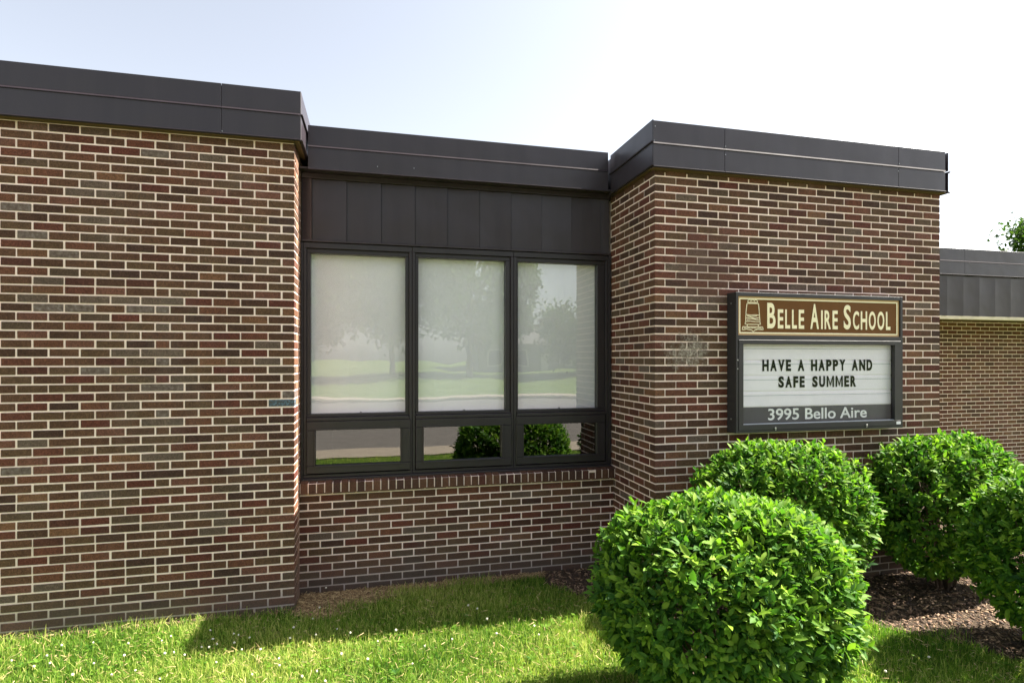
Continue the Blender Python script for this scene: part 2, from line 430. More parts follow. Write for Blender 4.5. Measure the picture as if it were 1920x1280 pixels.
# left block: corner at x=0, real corner bond
for k in range(-1, 57):
    header = (k % 2 == 1)                     # header row shows a half brick on the front
    w0 = D+0.005 if header else L-0.005
    z0, z1 = zrow(k)
    bricks.append([-(D if header else L-J/2-0.0), 0.0, YL, YL+(L-J/2 if header else D), z0, z1, mat_pick(), 'left'])
    # front, going left
    x = -(D+J/2+0.0035 if header else L); n = 0
    lim = -4.2
    while x > lim:
        w = L; n += 1
        if (17 <= k <= 40 or k in (44, 45, 49)) and n == 4: w = L*1.5 if not header else L
        if (17 <= k <= 40 or k in (44, 45, 49)) and n == 5 and header: w = L*0.5
        bricks.append([x-w+J/2+rng.normal(0,.0012), x-J/2+rng.normal(0,.0012), YL+rng.normal(0,.001), YL+0.06, z0+rng.normal(0,.0009), z1+rng.normal(0,.0009), mat_pick(), 'left'])
        x -= w
    # return face, going back (faces +x)
    y = YL+(L if header else D+J/2+0.0035)
    while y < 0.05:
        y1 = min(y+L, 0.08)
        bricks.append([-0.06, 0.0+rng.normal(0,.0006), y+J/2, y1-J/2, z0, z1, tan_pick(), 'left']); y = y1
# special bricks of the left wall by (row, x)
def mark(k, x, mi, wall='left'):
    zc = Z0-C*(k+0.5)
    for b in bricks:
        if b[7] == wall and b[0] <= x <= b[1] and abs((b[4]+b[5])/2-zc) < 0.01 and b[3]-b[2] < 0.3: b[6] = mi
mark(29, -0.08, I_GREY); mark(29, -0.10, I_BLUE); mark(30, -0.16, I_BLUE)
for k, x in ((6,-1.30),(6,-1.55),(18,-1.9),(18,-1.45),(18,-1.3),(18,-1.0),(19,-1.75),(19,-1.5),(19,-1.2),(19,-0.95),(21,-.95),(25,-.95),(28,-.95),(11,-1.85),(13,-1.6),(24,-1.3),(24,-1.1),(26,-1.5),(8,-1.9),(9,-1.4),(37,-1.9),(1,-.98),(31,-.96),(36,-.93)):
    mark(k, x, I_GREY if (k*7) % 3 else 3)

# recessed wall under the window
for k in range(42, 57):
    run_x(0.0, XP0, YW, k, 0.068 if k % 2 == 0 else 0.170, 'recess')
# pillar front + its left side
for k in range(1, 57):
    header = (k % 2 == 1); z0, z1 = zrow(k)
    bricks.append([XP0, XP0+(D if header else L-J/2), YP, YP+(L-J/2 if header else D), z0, z1, mat_pick(), 'pillar'])
    run_x(XP0+(D+J/2+.0035 if header else L)+1e-7, XP1, YP, k, L, 'pillar')
    bricks[-1][3] = YP+0.09
    y = YP+(L if header else D+J/2+0.0035)
    while y < 0.05:
        y1 = min(y+L, 0.08)
        bricks.append([XP0+rng.normal(0,.0006), XP0+0.06, y+J/2, y1-J/2, z0, z1, mat_pick(), 'pillar_side']); y = y1
    # right end of the pillar
    y = YP+0.095
    while y < YWING:
        y1 = min(y+L, YWING)
        bricks.append([XP1-0.06, XP1+rng.normal(0,.0006), y+J/2, y1-J/2, z0, z1, mat_pick(), 'pillar_end']); y = y1
for k, x in ((10,3.3),(11,3.5),(14,4.4),(14,4.6),(15,4.8),(16,3.2),(16,3.6),(16,4.0),(16,4.3),(16,4.7),(13,4.0),(12,3.1),(12,3.4),(9,5.2),(8,4.1)):
    mark(k+1, x, 3, 'pillar')
# wing wall
for k in range(14, 57):
    nb0 = len(bricks); run_x(XP1+0.002, 14.2, YWING, k, L*0.28 if k % 2 else L*0.78, 'wing')
    for b in bricks[nb0:]: b[6] = (0,5,5,7,11,6,1)[int(rng.integers(7))]

# mortar cores (parts) and the bricks
rec = 0.0045
def core(name, x0, x1, y0, y1, z0, z1):
    m = MB(); m.box(x0,x1,y0,y1,z0,z1); return m.build(name, M_MORTAR, school)
core_left = core("brick_wall", -4.2, -rec, YL+rec, 0.30, -0.3, 3.80)
core_rec = core("brick_wall", -rec+0.002, XP0+rec-0.002, YW+rec, 0.25, -0.3, 0.905)
core_pil = core("brick_wall", XP0+rec, XP1-rec, YP+rec, YWING-0.01, -0.3, 3.63)
core_wing = core("brick_wall", XP1-rec+0.002, 14.2, YWING+rec, YWING+0.25, -0.3, 3.0)

# the 300 largest in the picture are objects of their own, the rest one part
def px_area(b):
    w = np.array([(b[0]+b[1])/2, b[2], (b[4]+b[5])/2])-np.array(cam.location)
    Zc = w[0]*math.sin(YAW)+w[1]*math.cos(YAW); u = 960+F_PX*(w[0]*math.cos(YAW)-w[1]*math.sin(YAW))/Zc
    v = 672.06-F_PX*w[2]/Zc
    if not (28 < u < 1890 and 200 < v < 1165): return 0
    if b[7] not in ('left',) or b[1]-b[0] < 0.07: return 0
    return (b[1]-b[0])*(b[5]-b[4])/Zc**2*(math.cos(YAW)-math.sin(YAW)*(u-960)/F_PX)
area = np.array([px_area(b) for b in bricks])
order = np.argsort(-area)
chosen = set(int(i) for i in order[:300] if area[i] > 0)
CH = 0.0028
uni = MB(); uni.cbox(-0.5*(L-J),0.5*(L-J),0,0.06,-(C-J)/2,(C-J)/2,CH)
uni_me = uni.mesh("brick", [BRICK_MATS[0]], True)
rest = MB()
for i, b in enumerate(bricks):
    x0,x1,y0,y1,z0,z1,mi,w = b
    if i in chosen:
        o = bpy.data.objects.new("brick", uni_me); COL.objects.link(o)
        o.location = ((x0+x1)/2, y0, (z0+z1)/2)
        o.scale = ((x1-x0)/(L-J), (y1-y0)/0.06, (z1-z0)/(C-J))
        o.rotation_euler = (rng.normal(0,.006), rng.normal(0,.003), rng.normal(0,.004))
        o.parent = core_left
        o.material_slots[0].link = 'OBJECT'; o.material_slots[0].material = BRICK_MATS[mi]
    else:
        rest.cbox(x0,x1,y0,y1,z0,z1,CH if w != 'wing' else 0.0025,mi)
tag(rest.build("bricks", BRICK_MATS, school, recalc=True), kind='stuff')

# roof slabs and closing back of the building
mb = MB(); mb.box(-4.2, -0.02, 0.302, 8, 3.70, 3.795); mb.build("roof", M_ROOF, school)
mb = MB(); mb.box(-0.018, XP0+0.0, 0.30, 8, 3.70, 3.9); mb.build("roof", M_ROOF, school)
mb = MB(); mb.box(XP0+0.002, 14.2, YWING+0.26, 8, 3.2, 3.4); mb.build("roof", M_ROOF, school)
# room behind the windows
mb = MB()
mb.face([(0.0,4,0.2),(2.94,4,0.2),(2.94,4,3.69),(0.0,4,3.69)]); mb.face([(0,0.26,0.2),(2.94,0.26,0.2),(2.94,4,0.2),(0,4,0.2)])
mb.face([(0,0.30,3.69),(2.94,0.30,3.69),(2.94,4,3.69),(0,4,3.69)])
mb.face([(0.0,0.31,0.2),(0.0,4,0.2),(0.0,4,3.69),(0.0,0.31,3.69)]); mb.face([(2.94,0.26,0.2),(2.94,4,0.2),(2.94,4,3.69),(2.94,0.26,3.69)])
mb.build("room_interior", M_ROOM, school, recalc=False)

# ---- fascia: each run has an upper and a lower band of sheet-metal panels, a rib between and a drip edge
def fascia_x(name, segs, y, z_top, z_mid, z_bot, back, x_end_r=None, x_end_l=None):
    base = MB(); xa, xb = segs[0][0], segs[-1][1]
    base.box(xa+0.012, xb-0.012, y+0.012, back, z_bot+0.012, z_top-0.012)
    p = base.build("roof_fascia", M_FASCIA, school)
    for (a, b) in segs:
        m = MB(); m.cbox(a+0.0015, b-0.0015, y, y+0.011, z_mid+0.014, z_top-0.0, 0.0015); m.build("fascia_panel", M_FASCIA, p)
        m = MB(); m.cbox(a+0.0015, b-0.0015, y, y+0.011, z_bot+0.012, z_mid-0.004, 0.0015); m.build("fascia_panel", M_FASCIA, p)
        m = MB()
        m.face([(a+.001,y-0.007,z_mid),(b-.001,y-0.007,z_mid),(b-.001,y-.002,z_mid+0.013),(a+.001,y-.002,z_mid+0.013)])
        m.face([(a+.001,y-0.007,z_mid-.004),(b-.001,y-0.007,z_mid-.004),(b-.001,y-0.007,z_mid),(a+.001,y-0.007,z_mid)])
        m.face([(a+.001,y-0.007,z_mid-.004),(a+.001,y-.002,z_mid-.004),(b-.001,y-.002,z_mid-.004),(b-.001,y-0.007,z_mid-.004)])
        m.build("standing_rib", M_RIB, p, recalc=False)
        m = MB(); m.cbox(a+.001, b-.001, y-0.012, y+0.011, z_bot, z_bot+0.010, 0.002); m.build("drip_edge", M_RIB, p)
    return p
def fascia_y(name, x, ya, yb, z_top, z_mid, z_bot, s, p):
    """end face of a fascia run at x, facing s (+1/-1 in x), from ya to yb"""
    a, b = sorted((x-s*0.011, x))
    m = MB(); m.cbox(a, b, ya, yb, z_mid+0.014, z_top, 0.0015); m.build("fascia_panel", M_FASCIA, p)
    m = MB(); m.cbox(a, b, ya, yb, z_bot+0.012, z_mid-0.004, 0.0015); m.build("fascia_panel", M_FASCIA, p)
    a, b = sorted((x-s*0.0015, x+s*0.014))
    m = MB(); m.cbox(a, b, ya-0.012, yb, z_mid-0.004, z_mid+0.010, 0.003); m.build("standing_rib", M_RIB, p)
    a, b = sorted((x-s*0.011, x+s*0.012))
    m = MB(); m.cbox(a, b, ya-0.012, yb, z_bot, z_bot+0.010, 0.002); m.build("drip_edge", M_RIB, p)
LT, LM, LB = 4.195, 4.003, 3.797
MT, MM, MBZ = 4.058, 3.872, 3.674
PT, PM, PB = 4.030, 3.838, 3.640
YLF, YMF, YPF = -0.400, -0.075, -0.930
fl = fascia_x("left", [(-4.3,-3.0),(-3.0,-0.531),(-0.531,0.058)], YLF, LT, LM, LB, 0.35)
fascia_y("left_end", 0.058, YLF+0.0125, 0.36, LT, LM, LB, 1, fl)
fm = fascia_x("mid", [(0.074,2.86)], YMF, MT, MM, MBZ, 0.30)
fp = fascia_x("pillar", [(2.893,3.569),(3.569,5.417),(5.417,5.972)], YPF, PT, PM, PB, YWING)
fascia_y("pillar_side", 2.893, YPF+0.0125, YMF+0.03, PT+0.012, PM+0.014, PB+0.014, -1, fp)
fascia_y("pillar_end", 5.972+0.055, YPF+0.0125, YWING, PT, PM, PB, 1, fp)
for px_, pz_, py_ in ((-0.525,3.82,YLF),(0.66,3.745,YMF),(0.98,3.755,YMF),(3.575,3.87,YPF),(3.575,3.80,YPF),(5.423,3.87,YPF),(5.411,3.80,YPF),(2.90,3.86,YPF),(2.91,3.98,YPF)):
    m = MB(); m.tube((px_,py_-.003,pz_),(px_,py_+.001,pz_),.004,.0045,8); m.build("rivet", M_SCREW, fl if py_ == YLF else fm if py_ == YMF else fp)
# soffit boards under the overhangs
mb = MB(); mb.box(-4.3, -0.002, YLF+0.014, YL-0.004, LB-0.004, LB+0.008); mb.box(0.004, 0.045, YLF+0.014, 0.05, LB-0.004, LB+0.008)
mb.build("soffit", M_SOFFIT, school)
mb = MB(); mb.box(2.906, XP1-0.0, YPF+0.014, YP-0.004, PB-0.003, PB+0.009); mb.box(2.906, XP0-0.004, YP-0.003, YMF-0.02, PB+0.010, PB+0.020)
mb.build("soffit", M_SOFFIT, school)

def tray(m, x0, x1, y0, y1, yb, z0, z1, sag):
    """sheet-metal tray panel: laps forward to y1 at its right edge, face bowed in by sag"""
    n = 8; i = len(m.v); r = [rng.normal(0, .0006) for _ in range(2)]
    for z, e in ((z0, r[0]), (z1, r[1])):
        for k in range(n+1):
            t = k/n; m.v.append((x0+(x1-x0)*t, y0+(y1-y0)*t+(sag+e)*4*t*(1-t), z))
    for k in range(n): m.f.append((i+k, i+k+1, i+n+2+k, i+n+1+k)); m.mi.append(0); m.sm.append(True)
    m.face([(x1,y1,z0),(x1,yb,z0),(x1,yb,z1),(x1,y1,z1)]); m.face([(x0,yb,z0),(x0,y0,z0),(x0,y0,z1),(x0,yb,z1)])
# ---- metal cladding band over the window
YB = 0.062
mb = MB(); mb.box(0.004, 2.925, YMF+0.02, 0.30, MBZ+0.014, MBZ+0.03); mb.build("soffit", M_FASCIA, school)
cl = MB(); cl.box(0.006, 2.93, YB+0.012, 0.30, 3.06, MBZ+0.012); clad = cl.build("wall_cladding", M_PANEL, school)
seams = [0.012, 0.096, 0.392, 0.695, 1.000, 1.300, 1.605, 1.912, 2.218, 2.522, 2.828, 2.925]
for i, (a, b) in enumerate(zip(seams[:-1], seams[1:])):
    m = MB(); tilt = rng.normal(0, 0.0012)
    ya, yb = YB+0.004+tilt, YB-0.012+tilt          # each panel laps over the next
    tray(m, a+.003, b-.003, ya, yb, YB+.011, 3.095, 3.634, 0.006 if b-a > .15 else 0.0)
    m.build("cladding_panel", M_PANEL, clad)
mb = MB(); mb.cbox(0.008, 2.928, YB-0.018, YB+0.011, 3.637, MBZ+0.010, 0.003); mb.build("cladding_trim", M_PANEL, clad)
mb = MB(); mb.cbox(0.008, 2.928, YB-0.030, YB+0.011, 3.074, 3.092, 0.003); mb.build("cladding_trim", M_PANEL, clad)

# ---- window: three bays, each a fixed pane above a hopper sash
YF = 0.045
bays = [(0.082,0.912, 0.125,0.866, 0.050,0.957), (1.030,1.860, 1.076,1.816, 1.003,1.912), (1.983,2.803, 2.031,2.782, 1.958,2.872)]
edges = [0.022, 0.972, 1.935, 2.912]
def ring(m, X0,X1,Z0_,Z1_, x0,x1,z0,z1, y0, y1, c=0.003):
    m.cbox(X0,X1,y0,y1,Z0_,z0,c); m.cbox(X0,X1,y0,y1,z1,Z1_,c)
    m.cbox(X0,x0,y0+0.0005,y1,z0,z1,c); m.cbox(x1,X1,y0+0.0005,y1,z0,z1,c)
for i, (gx0,gx1,lx0,lx1,sx0,sx1) in enumerate(bays):
    e0, e1 = edges[i], edges[i+1]
    m = MB()
    ring(m, e0+.001, e1-.001, 0.985, 3.070, e0+0.028, e1-0.028, 1.015, 3.020, YF, YF+0.11)
    m.cbox(e0+.03, e1-.03, YF-0.012, YF+0.11, 1.488, 1.520, 0.004)             # transom rail
    ring(m, e0+0.0285, e1-0.0285, 1.5205, 3.0195, gx0, gx1, 1.548, 2.980, YF+0.022, YF+0.10)
    w = m.build("window", M_FRAME, school)
    m = MB(); m.box(gx0-.006, gx1+.006, YF+0.058, YF+0.064, 1.542, 2.986); m.build("glass_pane", M_GLASS, w)
    m = MB(); n = 10                                                          # shade hangs with a faint ripple
    for k in range(n):
        a = gx0-.02+(gx1-gx0+.04)*k/n; b = gx0-.02+(gx1-gx0+.04)*(k+1)/n
        ya = YF+0.105+0.002*math.sin(k*1.9+i); yb = YF+0.105+0.002*math.sin((k+1)*1.9+i)
        m.face([(a,ya,1.53),(b,yb,1.53),(b,yb,3.01),(a,ya,3.01)], 0, True)
    m.build("roller_shade", M_SHADE, w, recalc=False)
    m = MB(); ring(m, sx0, sx1, 1.024, 1.486, lx0, lx1, 1.094, 1.408, YF-0.014, YF+0.07, 0.004); m.build("hopper_sash", M_FRAME, w)
    m = MB(); ring(m, lx0-.014, lx1+.014, 1.080, 1.422, lx0, lx1, 1.094, 1.408, YF-0.020, YF-0.0145, 0.002); m.build("glazing_bead", M_FRAME, w)
    m = MB(); m.box(lx0-.004, lx1+.004, YF+0.020, YF+0.026, 1.090, 1.412); hp_ = m.build("hopper_pane", M_GLASS_LOW, w, origin=((lx0+lx1)/2, YF+.023, 1.251)); hp_.rotation_euler.z = math.radians((0.0, 1.5, -0.7)[i])
    m = MB(); m.tube((gx0+(gx1-gx0)*.52, YF+0.0575, 1.556), (gx0+(gx1-gx0)*.52, YF+0.045, 1.556), .006, .006); m.build("latch_pin", M_SEALANT, w)
mb = MB(); mb.cbox(0.004, 0.021, YF-0.004, YF+0.1, 0.985, 3.070, .002); mb.cbox(2.914, 2.940, YF-0.004, YF+0.1, 0.985, 3.070, .002); mb.build("window_jamb", M_FRAME, school)
mb = MB(); mb.cbox(0.010, 2.93, YF-0.03, YF+0.1, 0.962, 0.9845, .003); mb.build("window_flashing", M_FRAME, school)

# ---- rowlock brick sill
sill_core = MB(); sill_core.box(0.006, 2.938, -0.052, 0.10, 0.874, 0.955); sill = sill_core.build("window_sill", M_MORTAR, school)
nb = 43; pw = 2.93/nb
for i in range(nb):
    m = MB(); x0 = 0.007+pw*i+0.0045; x1 = 0.007+pw*(i+1)-0.0045
    dy, dz = rng.normal(0,.0012), rng.normal(0,.0012)
    y0 = -0.058+dy; zf = 0.958+dz
    m.v += [(x0,y0,0.868),(x1,y0,0.868),(x1,0.06,0.868),(x0,0.06,0.868),(x0,y0+.003,zf-.004),(x1,y0+.003,zf-.004),(x1,0.06,zf+0.02),(x0,0.06,zf+0.02)]
    for q in ((0,3,2,1),(4,5,6,7),(0,1,5,4),(1,2,6,5),(2,3,7,6),(3,0,4,7)): m.f.append(q); m.mi.append(0); m.sm.append(False)
    m.build("sill_brick", BR[[0,4,6,10,13,6,4][int(rng.integers(7))]], sill)

# ---- wing fascia, its panels and soffit
ZWT, ZWM, ZWB, ZWP = 3.657, 3.468, 3.268, 2.674
YG = 1.30
fw = fascia_x("wing", [(5.99,7.4),(7.4,9.09),(9.09,10.9),(10.9,12.6),(12.6,14.2)], YG, ZWT, ZWM, ZWB, YWING+0.3)
cw = MB(); cw.box(6.02, 14.2, YG+0.045, YWING-0.02, ZWP+0.02, ZWB-0.002); cwp = cw.build("wall_cladding", M_PANEL, school)
x = 6.02
xs = np.arange(8.789-9*0.305, 14.2, 0.305)
for a in xs:
    m = MB(); tray(m, a+.004, a+.301, YG+.036, YG+.020, YG+.044, ZWP, ZWB-.003, 0.006)
    m.build("cladding_panel", M_PANEL, cwp)
mb = MB(); mb.box(6.0, 14.2, YG+0.05, YWING+0.01, ZWP, ZWP+0.018); mb.build("soffit", M_SOFFIT, school)
mb = MB(); mb.cbox(6.0, 14.2, YG+0.030, YG+0.075, ZWP-0.052, ZWP-0.002, .003); mb.build("soffit_edge", simple_mat("cream_trim", lin(214,200,176), 0.6), school)

# ------------------------------------------------------------------ the sign on the pillar
SX0, SX1, SZ0, SZ1, SY, SD = 3.638, 5.398, 1.403, 2.612, -0.99, 0.128
sign = empty("letter_board_sign", (SX0, YP, SZ0), "wall sign with brown school name panel above a white letter board on the brick pillar", "sign")
m = MB()
m.cbox(SX0, SX0+0.022, SY, SY+SD, SZ0, SZ1, .001); m.cbox(SX1-0.026, SX1, SY, SY+SD, SZ0, SZ1, .001)
m.cbox(SX0+.0222, SX1-.0262, SY+.0006, SY+SD, SZ1-0.032, SZ1, .0008); m.cbox(SX0+.0222, SX1-.0262, SY+.0006, SY+SD, SZ0, SZ0+0.022, .002)
m.cbox(SX0+.0222, SX1-.0262, SY+.001, SY+SD, 2.205, 2.243, .0008)
m.box(SX0+.0222, SX1-.0262, SY+SD-.02, SY+SD-.002, SZ0+.0222, SZ1-.0322)
m.build("sign_cabinet", M_SIGNBOX, sign)
# header
M_BROWN = simple_mat("brown_panel", lin(106,66,22), 0.55, var=0.06, spec=0.2)
M_CREAM = simple_mat("cream_lettering", lin(250,236,200), 0.55, var=0.03)
M_TAN = simple_mat("tan_border", lin(196,158,112), 0.55, var=0.04)
hx0, hx1, hz0, hz1 = 3.661, 5.371, 2.2435, 2.5795
m = MB(); m.box(hx0, hx1, SY+0.018, SY+0.026, hz0, hz1); head = m.build("name_panel", M_BROWN, sign)
m = MB(); ring(m, hx0+.0005, hx1-.0005, hz0+.0005, hz1-.0005, hx0+.016, hx1-.016, hz0+.014, hz1-.014, SY+.0145, SY+.0178, .0008); m.build("panel_border", M_TAN, head)
m = MB(); ring(m, hx0+.017, hx1-.017, hz0+.015, hz1-.015, hx0+.029, hx1-.029, hz0+.027, hz1-.027, SY+.0140, SY+.0178, .0008); m.build("panel_border", M_CREAM, head)

def text_mesh(txt, size, bold=0.0, extrude=0.002):
    cu = bpy.data.curves.new("text", 'FONT'); cu.body = txt; cu.size = size; cu.offset = bold; cu.extrude = extrude; cu.resolution_u = 5
    o = bpy.data.objects.new("text", cu); COL.objects.link(o)
    bpy.context.view_layer.update()
    dg = bpy.context.evaluated_depsgraph_get()
    me = bpy.data.meshes.new_from_object(o.evaluated_get(dg)); bpy.data.objects.remove(o); bpy.data.curves.remove(cu)
    return me
def place_text(name, txt, x0, x1, z0, z1, y, mat, parent, bold=0.0, extrude=0.0015):
    """one mesh fitted to the box x0..x1, z0..z1 on a plane facing -y"""
    me = text_mesh(txt, 0.1, bold, extrude)
    co = np.empty(len(me.vertices)*3, np.float32); me.vertices.foreach_get('co', co); co = co.reshape(-1,3)
    mn, mx = co.min(0), co.max(0)
    out = np.empty_like(co)
    out[:,0] = x0+(co[:,0]-mn[0])/(mx[0]-mn[0])*(x1-x0)
    out[:,2] = z0+(co[:,1]-mn[1])/(mx[1]-mn[1])*(z1-z0)
    out[:,1] = y-co[:,2]
    me.vertices.foreach_set('co', out.ravel()); me.materials.clear(); me.materials.append(mat)
    me.update(); return link(name, me, parent)
def text_line(name, words, x0, x1, z0, z1, y, mat, parent, bold, small=None, gap=0.35, narrow=0.0):
    """letters one by one, widths in proportion to the font's own advance; small = height of small caps"""
    adv = {'I':.42,'M':1.22,'W':1.3,'A':1.04,'H':1.02,'N':1.04,'O':1.1,'C':.98,'S':.92,'L':.80,'E':.86,'F':.84,'P':.92,'R':.98,'B':.98,'V':1.02,'Y':1.0,'U':1.0,'D':1.0}
    items = []
    for wi, w in enumerate(words):
        for li, ch in enumerate(w):
            k = 1.0 if (small is None or li == 0) else 0.80
            items.append((ch, adv.get(ch,1.0)*k, k))
        if wi < len(words)-1: items.append((None, gap, 1))
    tot = sum(a for _, a, _ in items)-0.20; s = (x1-x0)/tot; x = x0
    for ch, a, k in items:
        if ch == 'M':
            xa, xb = x, x+(a-0.22*k)*s; w_ = (xb-xa)*0.21; xm = (xa+xb)/2; h = z1-z0; zt = z0+h
            m = MB(); f = lambda *q: m.face([(px, y-.0015, pz) for px, pz in q])
            f((xa,z0),(xa+w_,z0),(xa+w_,zt),(xa,zt)); f((xb-w_,z0),(xb,z0),(xb,zt),(xb-w_,zt))
            f((xa+w_,zt),(xa+w_,zt-h*.28),(xm,z0+h*.02),(xm,z0+h*.34)); f((xb-w_,zt),(xm,z0+h*.34),(xm,z0+h*.02),(xb-w_,zt-h*.28))
            m.build(name, mat, parent, recalc=False)
        elif ch is not None:
            h = (z1-z0) if k == 1.0 else small
            place_text(name, ch, x, x+(a-0.22*k)*s, z0, z0+h, y, mat, parent, bold)
        x += a*s
text_line("letter", ["BELLE","AIRE","SCHOOL"], 3.958, 5.272, 2.306, 2.528, SY+.0172, M_CREAM, head, 0.0022, small=0.168, gap=0.42)

def strokes(name, lines, y, mat, parent, w=0.007):
    m = MB()
    for pl in lines:
        for (xa,za),(xb,zb) in zip(pl[:-1], pl[1:]):
            d = Vector((xb-xa, 0, zb-za)); ln = d.length
            if ln < 1e-6: continue
            d /= ln; n = Vector((-d.z, 0, d.x))*w/2; e = d*w*0.35
            a = Vector((xa,y,za))-e; b = Vector((xb,y,zb))+e
            m.face([a+n, b+n, b-n, a-n])
            for p, q in ((a+n,b+n),(b-n,a-n),(b+n,b-n),(a-n,a+n)):
                m.face([p, q, q+Vector((0,.003,0)), p+Vector((0,.003,0))])
    return m.build(name, mat, parent, recalc=False)
bx, bz = 3.812, 2.305          # bell emblem: yoke, crown, body with band and scene, scroll under it
P = lambda *a: [(bx+x, bz+z) for x, z in a]
strokes("bell_emblem", [
    P((-.048,.222),(-.046,.240),(-.030,.246),(-.012,.238),(0,.246),(.012,.238),(.030,.246),(.046,.240),(.048,.222)),
    P((-.018,.232),(-.004,.252),(.010,.252),(.020,.232)),
    P((-.048,.222),(.048,.222)), P((-.056,.214),(.058,.214)),
    P((-.056,.214),(-.066,.140),(-.070,.060),(-.076,.034)), P((.058,.214),(.066,.140),(.072,.060),(.078,.034)),
    P((-.068,.118),(-.020,.112),(.030,.116),(.070,.112)), P((-.052,.104),(-.010,.100),(.040,.106)), P((-.060,.086),(-.020,.094),(.020,.084),(.062,.092)),
    P((-.056,.072),(-.010,.080),(.060,.072)), P((-.070,.056),(-.020,.060),(.030,.056),(.072,.056)),
    P((-.076,.034),(.078,.034)), P((-.052,.034),(-.056,.012)), P((.054,.034),(.058,.012)),
    P((-.100,.012),(.100,.012),(.104,-.012),(.050,-.010),(.020,-.018),(.006,-.030),(-.010,-.016),(-.060,-.010),(-.104,-.016),(-.100,.012)),
    P((-.086,.002),(-.064,-.002),(-.044,.004),(-.020,-.002),(.010,.002),(.040,-.004),(.064,.002),(.090,-.002))],
    SY+.0155, M_CREAM, head, 0.0062)

# door of the letter board
M_WHITE = simple_mat("white_letter_track", lin(246,240,246), 0.5, var=0.03)
M_GROOVE = simple_mat("track_groove", lin(190,194,200), 0.6)
M_INK = simple_mat("black_letters", (0.010,0.010,0.012,1), 0.85, spec=0.1)
M_DARKPANEL = simple_mat("dark_address_panel", lin(64,66,68), 0.45, var=0.15, scale=3)
M_ADDR = simple_mat("white_address_letters", lin(240,240,236), 0.5)
dx0, dx1, dz0, dz1 = 3.662, 5.3705, 1.4265, 2.2035
ox0, ox1, oz0, oz1 = 3.706, 5.303, 1.474, 2.166
m = MB(); ring(m, dx0, dx1, dz0, dz1, ox0, ox1, oz0, oz1, SY-0.006, SY+.03, .0012); door = m.build("door_frame", M_SIGNBOX, sign)
YBD = SY+0.056
m = MB(); m.box(ox0-.03, ox1+.02, YBD+.002, YBD+.012, 1.618, oz1+.02); board = m.build("letter_board", M_WHITE, sign)
m = MB(); m.box(ox0-.03, ox1+.02, YBD-.001, YBD+.010, oz0-.03, 1.6165); addr = m.build("address_panel", M_DARKPANEL, sign)
nt = 4; zh = (oz1-1.62)/nt
for i in range(nt):
    za = 1.62+zh*i
    m = MB(); m.cbox(ox0-.028, ox1+.018, YBD-.004, YBD+.0018, za+.004, za+zh-.012, .0015); m.build("letter_track", M_WHITE, board)
    m = MB(); m.box(ox0-.028, ox1+.018, YBD-.006, YBD-.0042, za+zh-.040, za+zh-.034); m.build("track_lip", M_GROOVE, board)
text_line("letter", ["HAVE","A","HAPPY","AND"], 3.935, 5.105, 1.932, 2.034, YBD-.0065, M_INK, board, 0.0044, gap=0.72)
text_line("letter", ["SAFE","SUMMER"], 4.098, 4.925, 1.786, 1.886, YBD-.0065, M_INK, board, 0.0044, gap=0.82)
place_text("address_lettering", "3995 Bello Aire", 3.995, 5.045, 1.500, 1.602, YBD-.003, M_ADDR, addr, 0.0012)
m = MB(); m.box(ox0-.004, ox1+.004, SY+.014, SY+.018, oz0-.004, oz1+.004); m.build("cover_glass", M_ACRYLIC, sign)
m = MB(); m.cbox(ox0, ox1, SY+.004, SY+.028, oz0-.002, oz0+.006, .001); m.build("glazing_bead", simple_mat("pale_bead", lin(170,176,184), 0.4), sign)
m = MB(); m.box(5.318, 5.366, SY-.0075, SY-.0062, 1.437, 1.462); m.build("maker_tag", M_WHITE, sign)
for (px_, pz_) in ((4.02,1.438),(4.98,1.438)):
    m = MB(); m.tube((px_,SY-.016,pz_),(px_,SY-.004,pz_),.008,.008,10); m.tube((px_,SY-.015,pz_-.014),(px_,SY-.009,pz_-.014),.005,.005,8); m.build("door_lock", M_SCREW, sign)
for (px_, pz_) in ((3.652,2.03),(3.652,1.955)):
    m = MB(); m.tube((px_,SY-.004,pz_),(px_,SY+.002,pz_),.006,.006,8); m.build("screw", M_SCREW, sign)
for pz_ in (2.52,1.52):
    m = MB(); m.tube((SX0-.003,SY+.07,pz_),(SX0+.002,SY+.07,pz_),.006,.006,8); m.build("screw", M_SCREW, sign)

# ------------------------------------------------------------------ foliage
def leaf_template():
    """leaf of unit length along +x, width w, folded on its midrib and curved; 8 quads-ish as quads"""
    xs = np.array([0.0, 0.22, 0.50, 0.78, 1.0]); hw = np.array([0.02, 0.17, 0.225, 0.14, 0.008])
    zc = -0.16*xs**2
    v = []
    for x_, h_, z_ in zip(xs, hw, zc):
        v += [(x_, h_, z_+h_*0.32), (x_, 0, z_), (x_, -h_, z_+h_*0.32)]
    f = []
    for i in range(4):
        a = i*3
        f += [a, a+1, a+4, a+3, a+1, a+2, a+5, a+4]
    return np.array(v), np.array(f, np.int64)
LV, LF = leaf_template()
def leaves_arrays(pos, dirs, ups, size, tone, LVt=LV, LFt=LF):
    """pos, dirs, ups (N,3) -> verts, faces, tones"""
    d = dirs/np.linalg.norm(dirs, axis=1, keepdims=True)
    s = np.cross(ups, d); s /= (np.linalg.norm(s, axis=1, keepdims=True)+1e-9); n = np.cross(d, s)
    N = len(pos); K = len(LVt)
    V = pos[:,None,:]+size[:,None,None]*(LVt[None,:,0:1]*d[:,None,:]+LVt[None,:,1:2]*s[:,None,:]+LVt[None,:,2:3]*n[:,None,:])
    Fc = (np.arange(N)[:,None]*K+LFt[None,:]).ravel()
    return V.reshape(-1,3), Fc, np.repeat(tone, K)

